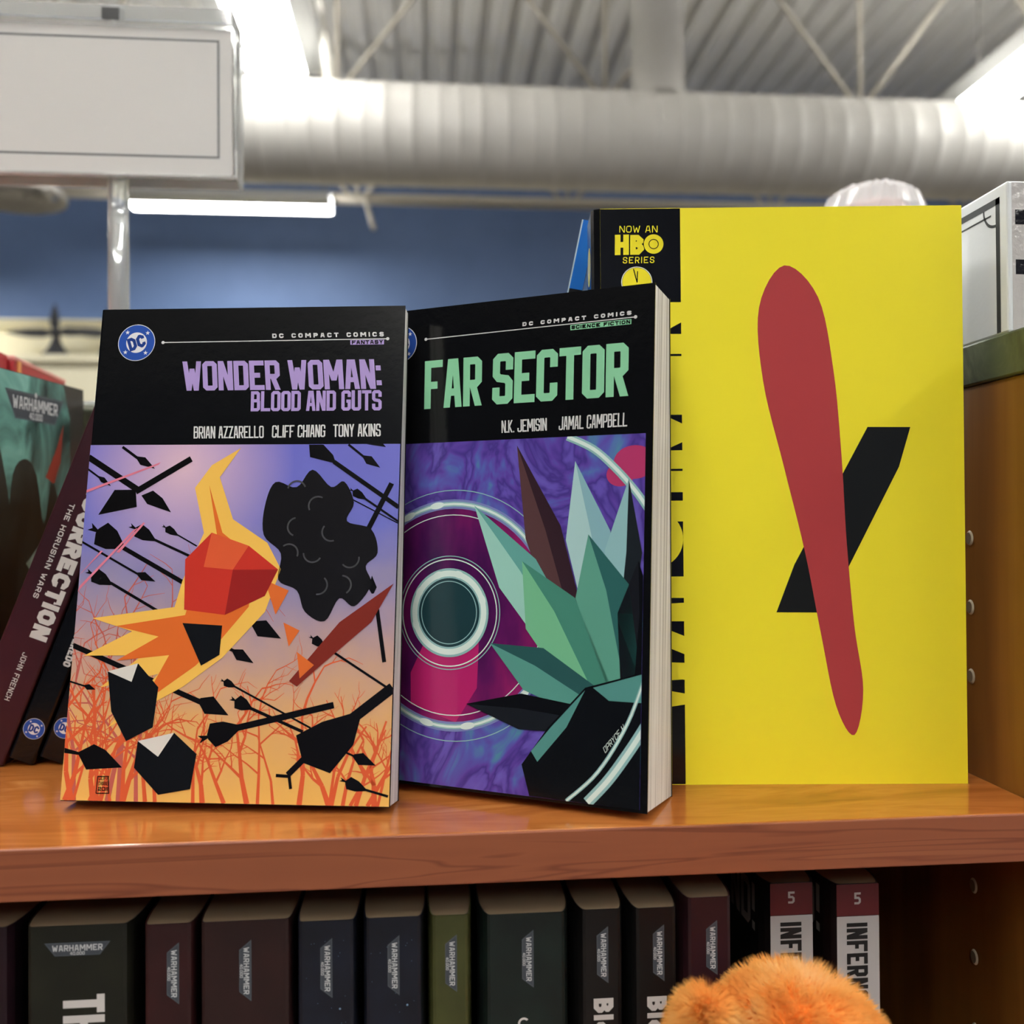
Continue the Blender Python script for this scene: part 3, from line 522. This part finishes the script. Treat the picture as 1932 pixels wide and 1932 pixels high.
def leaning_books():
    g = 'books leaning behind the left comic'
    # maroon spine
    o = thing('paperback_book', 'maroon paperback with large white title down its leaning spine', 'book', (-.2104,.49,.0004), RY(math.radians(21.2))@RZ(math.pi/2), g); t = .0237
    mar = texmat([(.35,(52,22,30)),(.65,(78,30,40))], tscale=14, rough=.35); book(o, .126, .198, t, mar); f = spine_face(t)
    n = MB(); wh = gloss((222,220,216)); printed(n, down('RESURRECTION', 12.6, 21.2, 155, 64, wt=.36, cut=.5, gap=.1), wh, 1, f)
    printed(n, [[(x,63.5+y) for x, y in ((12.0,22.5),(14.2,22.9),(14.2,23.4),(12,23.8))], [(17.6,83),(19.8,83.4),(19.8,83.9),(17.6,84.3)]], wh, 2, f); n.build('title_lettering', o)
    n = MB(); printed(n, down('THE HORUSIAN WARS', 7.0, 9.6, 133, 83, wt=.2, cut=.7, gap=.26), wh, 1, f); n.build('series_lettering', o)
    n = MB(); printed(n, down('JOHN FRENCH', 12.6, 15.2, 56, 31, wt=.2, cut=.7, gap=.26), wh, 1, f); n.build('author_lettering', o)
    n = MB()
    for i in range(6): a = math.radians(60*i); printed(n, [[(12+3.2*math.cos(a-.35),10+3.2*math.sin(a-.35)),(12+5.4*math.cos(a),10+5.4*math.sin(a)),(12+3.2*math.cos(a+.35),10+3.2*math.sin(a+.35))]], wh, 1, f)
    printed(n, annulus(12,10,2.2,3.4), wh, 1, f); n.build('crest', o)
    n = MB(); printed(n, text('RY', (13.2,1.6), (16.2,1.6), (13.2,3.3), wt=.22), wh, 1, f); n.build('imprint_lettering', o)
    # two black spines
    for x, lab, by in ((-.1960,'black paperback with a blue logo disc, leaning beside the maroon spine',True),(-.1813,'black leaning paperback half hidden behind the left comic, blue disc low on its spine',False)):
        o = thing('paperback_book', lab, 'book', (x,.49,.0004), RY(math.radians(21.2))@RZ(math.pi/2), g); t = .0125; book(o, .1397, .2159, t, BLACK, back=mar); f = spine_face(t)
        dc_logo(o, t*500+.3, 17.0, 5.2, face=f, rot=-0, k0=1)
        if by: n = MB(); printed(n, down('BEREDO', 8.0, 11.6, 68, 51, wt=.36, cut=.5, gap=.1), WHITE, 1, f); n.build('author_lettering', o)
    # face of the teal-covered book standing in the row
    o = thing('paperback_book', 'paperback with misty teal green cover art and grey badge, standing at far left', 'book', (-.2541,.545,0), RZ(math.pi/2-math.radians(8.1)), 'books at the far left'); t = .022
    book(o, .130, .212, t, gloss((58,54,50), .3))
    a = MB(); mist = texmat([(.30,(28,42,42)),(.42,(70,104,98)),(.56,(112,168,156)),(.72,(150,204,190))], tscale=26, detail=5, dist=1.6, rough=.3, scale=(1,1,.45))
    rockm = texmat([(.35,(22,26,26)),(.6,(46,54,50)),(.75,(84,80,58))], tscale=30, detail=6, dist=1, rough=.3, scale=(1,1,.5)); rust = gloss((136,52,44), .3); pal = gloss((150,176,160), .3)
    printed(a, [[(.3,.3),(112,.3),(112,190),(104,211.7),(.3,211.7)]], mist, 0)
    printed(a, [spline([(30,2),(112,2),(112,80),(104,120),(90,146),(80,120),(72,150),(60,160),(46,150),(40,110),(30,60)], 4)], rockm, 1)
    printed(a, [spline([(.5,170),(20,190),(38,150),(44,110),(34,60),(.5,40)], 4)], rockm, 2)
    printed(a, [[(82,150),(96,170),(104,186),(100,160),(92,146)]], rust, 2); printed(a, [[(60,96),(110,132),(110,128),(66,90)]], pal, 2)
    printed(a, [[(.3,.3),(112,.3),(112,70),(60,62),(.3,80)]], gloss((22,24,24), .3), 3); a.build('cover_art', o)
    badge(o, 71, 201, 66, t, vertical=False, face=lambda p, q: front(p, q+4), hgt=17)
    # red boxed set lying on the cap
    o = thing('slipcase', 'red slipcased box lying on the bookcase top at far left', 'box', (-.2925,.70,.2011), RZ(math.radians(3.6)), 'books at the far left'); rd = mat((176,48,52), .4); pk = mat((226,150,140), .4)
    s = MB(); s.box((-.15,0,0),(0,.116,.036), rd); s.box((-.15,-.0002,.036),(.0004,.116,.039), pk); s.build('case', o, bevel=.0008)
    s = MB(); s.box((-.15,-.024,0),(-.004,-.001,.039), rd); s.build('case_lid', o, bevel=.0006)
    MB().box((.0001,.006,0),(.0008,.012,.036), mat((232,160,90),.4)).build('ribbon', o)

def blue_book():
    o = thing('paperback_book', 'thin blue and black spine leaning behind the yellow graphic novel', 'book', (.0285,.478,.0003), RZ(-.22)@RY(math.radians(12.1))@RZ(math.pi/2)); t = .0075; f = spine_face(t)
    book(o, .168, .275, t, gloss((28,100,190)), spine=gloss((24,24,26)), paper=PAPER)
    b = MB(); printed(b, [[(.1,240),(7.4,240),(7.4,274.8),(.1,274.8)]], gloss((30,104,196)), 1, f); printed(b, [[(.1,1),(.7,1),(.7,274.8),(.1,274.8)]], gloss((190,214,230)), 2, f); b.build('spine_band', o)
    n = MB(); printed(n, down('IJ', 2.0, 6.4, 232.5, 225, wt=.3, gap=.3), WHITE, 2, f); n.build('title_lettering', o)

LOW = [  # left, width, spine y, height below shelf datum, colours, label
 (-.1745,.0165,.372,.1990,(52,18,32),(36,12,26),'dark purple paperback cut off by the left edge, lower shelf',None),
 (-.1511,.0368,.372,.1985,(46,48,32),(24,26,20),'thick dark olive paperback with big white letters, lower shelf left',('h',95.5,1780)),
 (-.1083,.0177,.372,.1976,(84,34,36),(58,24,26),'narrow red-brown paperback between two thick books, lower shelf left',('v',.6,1779,113)),
 (-.0874,.0334,.372,.1976,(72,38,36),(50,26,26),'thick red-brown paperback, fourth from left on lower shelf',('v',.5,1776,113)),
 (-.0508,.0214,.372,.1962,(36,44,66),(22,24,34),'navy blue starry paperback right of the thick red-brown one',('v',.5,1771,111)),
 (-.0252,.0217,.372,.1964,(36,44,66),(22,24,34),'navy blue starry paperback left of the olive green one',('v',.5,1764,112)),
 (.0004,.0145,.372,.1963,(108,112,58),(84,88,44),'slim olive green paperback in the middle of the lower shelf',('v',.52,1763,108)),
 (.0217,.0314,.372,.1957,(36,56,50),(22,28,28),'thick dark green-black paperback in the middle of the lower shelf',('v',.52,1755,109)),
 (.0595,.0159,.372,.1960,(30,27,26),(20,18,18),'black paperback with white letters beside the thick green-black one',('v',.52,1748,108)),
 (.0810,.0167,.372,.1957,(28,26,25),(20,18,18),'black paperback with white letters beside the maroon one',('v',.56,1744,108)),
 (.1021,.0180,.372,.1990,(74,32,42),(58,26,34),'tall maroon paperback behind the orange plush, lower shelf',('v',.55,1737,105)),
 (.1414,.0184,.3864,.1978,(30,22,24),(24,20,20),'paperback with red 5 block and white panel directly above the orange plush',None),
 (.1682,.0184,.382,.1980,(44,20,22),(34,18,18),'paperback with red 5 block and white panel, rightmost on lower shelf',None)]
def lower_books():
    zb = -.2302
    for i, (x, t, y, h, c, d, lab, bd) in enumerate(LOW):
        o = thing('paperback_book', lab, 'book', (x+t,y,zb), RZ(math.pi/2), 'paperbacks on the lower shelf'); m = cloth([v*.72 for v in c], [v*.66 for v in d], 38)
        gp = min([abs(LOW[j][0]-x-t) if j > i else abs(x-LOW[j][0]-LOW[j][1]) for j in (i-1,i+1) if 0 <= j < len(LOW)]); book(o, .126, h, t, m, paper=PAPER_SHADED, rnd=.0016, flare=min(.0028, gp*.44)); f = spine_face(t); sc = y/1786*1000; H = h*1000; T = t*1000
        top = {1:1750,2:1745,3:1741,4:1739,5:1731,6:1727,7:1724,8:1716,9:1712,10:1693}.get(i)
        if bd and bd[0] == 'h': badge(o, T*.5, H-(1780-top)*sc, 116*sc, t, vertical=False, hgt=24*sc)
        elif bd: badge(o, T*bd[1], H-(bd[2]-top)*sc, bd[3]*sc, t, hgt=22*sc)
        n = MB(); wh = mat((206,200,196), .5)
        if i == 1: printed(n, down('TH', (113-50)*sc, (186-50)*sc, H-125*sc, H-195*sc, wt=.42, cut=.3, gap=.12), wh, 1, f); n.build('title_lettering', o)
        if i in (8,9): printed(n, down('Blo', 22*sc, 60*sc, H-168*sc, H-240*sc, wt=.36, cut=.6, gap=.14), wh, 1, f); n.build('title_lettering', o)
        if i == 7: printed(n, annulus(70*sc, H-206*sc, 7*sc, 11*sc, 1, 30, 40, 290), wh, 1, f); n.build('title_lettering', o)
        if i in (4,5):
            rn = random.Random(i); printed(n, [ellipse(rn.uniform(2,T-2), H-rn.uniform(4,48), .12, n=8) for _ in range(22)]+[ellipse(T*.74,H-34,.4,n=12)], mat((120,150,180),.5), 1, f); n.build('star_print', o)
        if i in (11,12):
            rd = mat((92,24,28), .45); pn = mat((176,172,170), .5); bk = mat((18,16,16), .5)
            printed(n, [[(.1,H-62*sc),(T-.1,H-62*sc),(T-.1,H-.2),(.1,H-.2)]], rd, 1, f); printed(n, text('5', (36*sc,H-40*sc), (49*sc,H-40*sc), (36*sc,H-17*sc), wt=.32), pn, 3, f); n.build('volume_block', o)
            n = MB(); printed(n, [[(.1,2),(T-.1,2),(T-.1,H-63*sc),(.1,H-63*sc)]], pn, 1, f); printed(n, down('INFERNO', 20*sc, 62*sc, H-76*sc, H-(76+152)*sc, wt=.36, cut=.3, gap=.14), bk, 3, f); n.build('title_panel', o)
            n = MB(); bf = lambda p, q: ((126-p[0])*mm, t+.0030+.00003*q, p[1]*mm)
            printed(n, text('ND!', (84,H-24), (116,H-24), (84,H-4), wt=.3, cut=.5, gap=.16), mat((150,146,142),.5), 1, bf); n.build('back_lettering', o)

def bookcase():
    top = texmat([(.26,(134,72,30)),(.42,(162,93,41)),(.52,(178,107,50)),(.62,(166,97,43)),(.76,(204,136,74))], scale=(9,42,60), tscale=1, detail=7, dist=1.1, rough=.13, spec=.75)
    edge = texmat([(.0,(140,78,52)),(.40,(150,85,56)),(.455,(152,87,57)),(.475,(122,64,42)),(.5,(152,86,56)),(.57,(146,82,54)),(.59,(128,68,45)),(.62,(155,90,59)),(1,(160,94,62))], scale=(3.2,60,62), tscale=1, detail=2.5, dist=1.0, rough=.45)
    side = texmat([(.3,(112,70,26)),(.5,(132,86,34)),(.7,(150,102,44))], scale=(60,40,4), tscale=1, detail=7, dist=.6, rough=.38)
    slab = texmat([(.32,(58,66,50)),(.5,(84,94,70)),(.68,(116,126,96))], tscale=26, detail=8, dist=2.2, rough=.38)
    o = thing('bookcase', 'wooden bookcase with green marbled top cap and side panel at right', 'bookcase', (-.2,.53,-1.3)); q = lambda b: b
    def part(nm, a, b, m, bv=.0006): MB().box((a[0]+.2,a[1]-.53,a[2]+1.3),(b[0]+.2,b[1]-.53,b[2]+1.3), m).build(nm, o, bevel=bv)
    part('side_panel', (.2537,.3642,-1.3), (.2737,.70,.1814), side); part('side_panel', (-.675,.3642,-1.3), (-.655,.70,.1814), side)
    part('back_panel', (-.655,.695,-1.3), (.2537,.707,.1814), side)
    part('top_cap', (.2525,.35,.1816), (.45,.95,.2011), slab, .001); part('top_cap', (-.68,.692,.1816), (.2525,.95,.2011), slab, .001); part('top_cap', (-.84,.35,.1816), (-.68,.95,.2011), slab, .001)
    pin = mat((196,186,160), .4); dk = mat((120,108,86), .6)
    for y, zs in ((.4245,(.1104,.078,.0456,-.0523,-.0856,-.1198)),(.62,(.11,.078,.045))):
        for z in zs:
            h = MB(); A = [(.2536+.2, y-.53+.0030*math.cos(a), z+1.3+.0036*math.sin(a)) for a in [math.pi*2*i/20 for i in range(20)]]; B = [(p[0]-.0007,y-.53+(p[1]-y+.53)*.75,z+1.3+(p[2]-z-1.3)*.75) for p in A]
            h.loft(A, B, pin, caps=False, smooth=True); h.face(B, dk); h.build('shelf_pin_socket', o)
    s = thing('shelf_board', 'lower wooden shelf board under the row of spine-out paperbacks', 'shelf', (-.2,.53,-.2492)); MB().box((-.4548,-.26,0),(.4534,.1645,.0189), edge).build('board', s, bevel=.0008)
    s = thing('shelf_board', 'reddish wooden shelf board holding the three comics', 'shelf', (-.2,.53,-.019), None)
    b = MB(); b.box((-.4548,-.1642,0),(.4534,.1645,.019), top); b.build('board', s, bevel=.0008)
    e = MB(); e.box((-.4548,-.1658,-.0002),(.4534,-.1643,.0190), edge); e.build('edge_band', s, bevel=.0005)

def sign():
    ac = bpy.data.materials.new('acrylic'); ac.use_nodes = True; b = ac.node_tree.nodes['Principled BSDF']
    b.inputs['Base Color'].default_value = (.97,.99,.99,1); b.inputs['Transmission Weight'].default_value = .75; b.inputs['Roughness'].default_value = .04; b.inputs['IOR'].default_value = 1.49
    cl = ac.copy(); b = cl.node_tree.nodes['Principled BSDF']; b.inputs['Transmission Weight'].default_value = 0; b.inputs['Roughness'].default_value = .03; b.inputs['Alpha'].default_value = .1
    o = thing('sign_holder', 'clear acrylic sign holder on a pole standing on the bookcase top', 'sign holder', (-.2254,.716,.2011))
    p = MB(); p.lathe([(.0048,.004),(.0075,.004),(.0075,.295),(.0048,.295),(.0048,.004)], ac, n=28); p.build('pole', o)
    MB().lathe([(.0001,0),(.04,0),(.04,.004),(.0001,.004)], ac, n=40).build('base_plate', o)
    x0, x1, z0, z1 = -.20, .086, .1700, .2800; gl = lambda nm, a, c, bv=.0004: MB().box(a, c, cl if 'panel' in nm else ac).build(nm, o, bevel=bv)
    gl('front_panel', (x0,-.0165,z0),(x1,-.0140,z1)); gl('back_panel', (x0,.0140,z0),(x1,.0165,z1))
    gl('bottom_rail', (x0,-.0138,z0-.0005),(x1,-.0090,z0+.002)); gl('top_rail', (x0,-.0165,z1+.0003),(x1,.0165,z1+.0130), .001); gl('end_plate', (x1+.0003,-.0140,z0),(x1+.0018,.0140,z1))
    MB().box((-.006,-.0172,z1+.0015),(.006,-.0166,z1+.010), mat((24,24,24),.4)).build('clip', o)
    wp = mat((216,213,208), .7); k = mat((18,18,22), .5)
    for nm, y, lab in (('sign_card', .7035, 'white card with thin black outline in the acrylic holder'),('sign_card', .7285, 'plain white card at the back of the acrylic holder')):
        c = thing(nm, lab, 'sign', (-.2254,y,.3715)); s = MB().box((-.199,0,.0005),(.0845,.0006,.1085), wp).build('card', c)
        if y < .71:
            L = MB()
            for a, d in (((-.19,.0141),(.0756,.0157)),((-.19,.0993),(.0756,.1009)),((.0740,.0141),(.0756,.1009))): L.face([(a[0],-.00008,a[1]),(d[0],-.00008,a[1]),(d[0],-.00008,d[1]),(a[0],-.00008,d[1])], k)
            L.build('outline', c)

def game_box():
    wt = gloss((232,236,238), .2, .12); gr = gloss((196,192,190), .14, .5); k = gloss((46,50,52), .3); o = thing('game_box', 'shrink-wrapped white box with thin black frame, standing on the cap at right', 'box', (.2542,.3935,.2013))
    b = MB(); b.box((0,0,0),(.16,.235,.0668), wt); b.build('carton', o, bevel=.001)
    f = MB(); P = lambda y, z: (-.00008,y,z)
    for a in (((.0055,.001),(.0085,.0615)),((.0055,.0585),(.23,.0615)),((.012,.0545),(.23,.0553))):
        (y0,z0),(y1,z1) = a; f.face([P(y1,z0),P(y0,z0),P(y0,z1),P(y1,z1)], k)
    for g in annulus(.0085,.0585,.0085,.0097,1,16,270,360): f.face([P(*p) for p in g], k)
    f.build('side_print', o)
    f = MB(); f.face([(.002,-.00008,.001),(.158,-.00008,.001),(.158,-.00008,.066),(.002,-.00008,.066)], gr)
    for z in (.0255,.0475):
        for x in (.0035,.03,.06): f.face([(x,-.00014,z),(x+.02,-.00014,z),(x+.02,-.00014,z+.0065),(x,-.00014,z+.0065)], gloss((24,24,28), .15, .4))
    f.build('front_print', o)

def parcel():
    o = thing('wrapped_bundle', 'rounded pinkish bundle in clear crinkled plastic behind the yellow book', 'bundle', (.3768,.77,.2011)); rn = random.Random(4)
    pl = bpy.data.materials.new('plastic'); pl.use_nodes = True; b = pl.node_tree.nodes['Principled BSDF']; b.inputs['Base Color'].default_value = (.86,.88,.9,1); b.inputs['Roughness'].default_value = .12; b.inputs['Alpha'].default_value = .55
    MB().lathe([(.0001,.001),(.036,.001),(.0405,.05),(.0405,.15),(.036,.172),(.024,.184),(.0001,.189)], mat((206,150,140),.7), n=36).build('contents', o)
    w = MB(); n = 60; prof = [(.0415,.0005),(.0432,.05),(.0440,.15),(.043,.175),(.037,.190),(.026,.1975),(.012,.1995),(.0001,.2)]; vs = []
    for r, h in prof:
        for i in range(n): k = 1+rn.uniform(-.022,.022) if r > .001 else 1; a = 2*math.pi*i/n; vs.append((r*k*math.cos(a), r*k*math.sin(a), h+(rn.uniform(-.001,.001) if .06 < h < .199 else 0)))
    w.faces(vs, [(j*n+i,j*n+(i+1)%n,(j+1)*n+(i+1)%n,(j+1)*n+i) for j in range(len(prof)-1) for i in range(n)], pl); w.build('plastic_wrap', o)

def plush():
    o = thing('plush_toy', 'fluffy orange plush toy on the lower shelf at bottom right', 'toy', (.123,.324,-.2302)); om = mat((232,128,52), .9, .05); rn = random.Random(2)
    fm = texmat([(.3,(250,166,78)),(.55,(254,196,110)),(.75,(255,220,156))], tscale=45, detail=3, rough=.8, spec=.1)
    E = [((.0045,0,.143),(.034,.037,.0455)), ((-.0285,-.002,.171),(.0085,.0095,.0135)), ((0,0,.055),(.044,.040,.056))]
    for nm, (c, r) in zip(('head','ear','body'), E):
        bm = bmesh.new(); bmesh.ops.create_icosphere(bm, subdivisions=4, radius=1)
        vs = [(c[0]+v.co.x*r[0], c[1]+v.co.y*r[1], c[2]+v.co.z*r[2]) for v in bm.verts]; bm.verts.index_update(); fs = [tuple(v.index for v in f.verts) for f in bm.faces]; bm.free()
        k = MB().faces(vs, fs, om, True); part = k.build(nm, o)
        if nm == 'body': continue
        u = MB(); N = 42000 if nm == 'head' else 8000
        for i in range(N):
            z = rn.uniform(-.35,1); a = rn.uniform(0, 2*math.pi); s = math.sqrt(1-z*z); d = Vector((s*math.cos(a), s*math.sin(a), z))
            p = Vector((c[0]+d.x*r[0], c[1]+d.y*r[1], c[2]+d.z*r[2])); nrm = Vector((d.x/r[0], d.y/r[1], d.z/r[2])).normalized()
            cl = Vector((math.sin(p.x*700+p.z*300), math.cos(p.y*500), math.sin(p.z*600+p.x*200)))*.22
            g = (nrm+cl+Vector((rn.uniform(-.3,.3), rn.uniform(-.3,.3), rn.uniform(-.5,.05)))).normalized(); sd = g.cross(Vector((rn.uniform(-1,1),-1,rn.uniform(-1,1)))).normalized()*.00008; ln = rn.uniform(.004,.0085)
            u.face([p-sd, p+sd, p+g*ln*.6+sd*.6+Vector((0,0,-.0002))], fm); u.face([p-sd, p+g*ln*.6+sd*.6+Vector((0,0,-.0002)), p+g*ln+Vector((0,0,-.0009))], fm)
        u.build('fur', part)

def sculptures():
    dk = mat((44,45,50), .45); 
    for x, ry, lab in ((-3.39,0,'dark four-bladed propeller ornament on a bell base, far left'),(-2.90,.3,'dark propeller ornament half hidden behind the left comic')):
        o = thing('propeller_ornament', lab, 'ornament', (x,9.0,1.65), RZ(ry), 'propeller ornaments on the far ledge')
        MB().lathe([(.0001,0),(.135,.002),(.13,.02),(.085,.07),(.055,.12),(.04,.16),(.03,.2),(.0001,.205)], dk, n=32).build('bell_base', o)
        MB().lathe([(.0001,.19),(.04,.2),(.05,.235),(.04,.27),(.0001,.28)], dk, n=24).build('hub', o)
        for k, (a, L) in enumerate(((math.pi,.44),(0,.34),(math.pi/2+.03,.26))):
            c, s = math.cos(a), math.sin(a); b = MB(); A = [(.03,.022),(.12,.05),(.24,.045),(.36,.025),(.44,.004)]; n = len(A); q = L/.44
            top = [(u*q*c-v*s, -.012, .235+u*q*s+v*c) for u, v in A]+[(u*q*c+v*.7*s, -.012, .235+u*q*s-v*.7*c) for u, v in reversed(A)]
            b.loft(top, [(p[0],.012,p[2]) for p in top], dk); b.build('blade', o)

# ---------------------------------------------------------------- build: structure first, small things last
structure()
joist(6.5, 3.06, 4.29, 'pale steel roof joist with slanted web rods above the duct', -8.0)
joist(8.3, 2.915, 3.85, 'pale steel roof joist beyond the duct, in front of the blue wall', -8.0, twin=True)
duct()
strip(-.925, 4.75, 2.93, 2.5, 'long ceiling strip light at upper left, ending over the duct'); strip(3.75, 4.95, 2.93, 2.5, 'long ceiling strip light at upper right, ending over the duct')
strip(-1.63, 8.1, 2.765, 1.66, 'strip light hung along the blue wall', along='x', wd=.2, lampk=1.7)
strip(-5.0, 8.1, 2.5, 1.66, 'added strip light along the wall, unseen left of view', along='x', wd=.2, lampk=1.7)  # out-of-view lamp added to brighten the cream wall
BACK = 'ceiling strip light behind the viewer'
for x in (-.925,3.75,8.2):
    for y in (1.6,-1.5,-4.6): strip(x, y, 2.93, 2.5, BACK)
bookcase(); big_yellow(); comic_scifi(); comic_fantasy(); leaning_books(); blue_book(); lower_books()
sign(); game_box(); parcel(); plush(); sculptures()
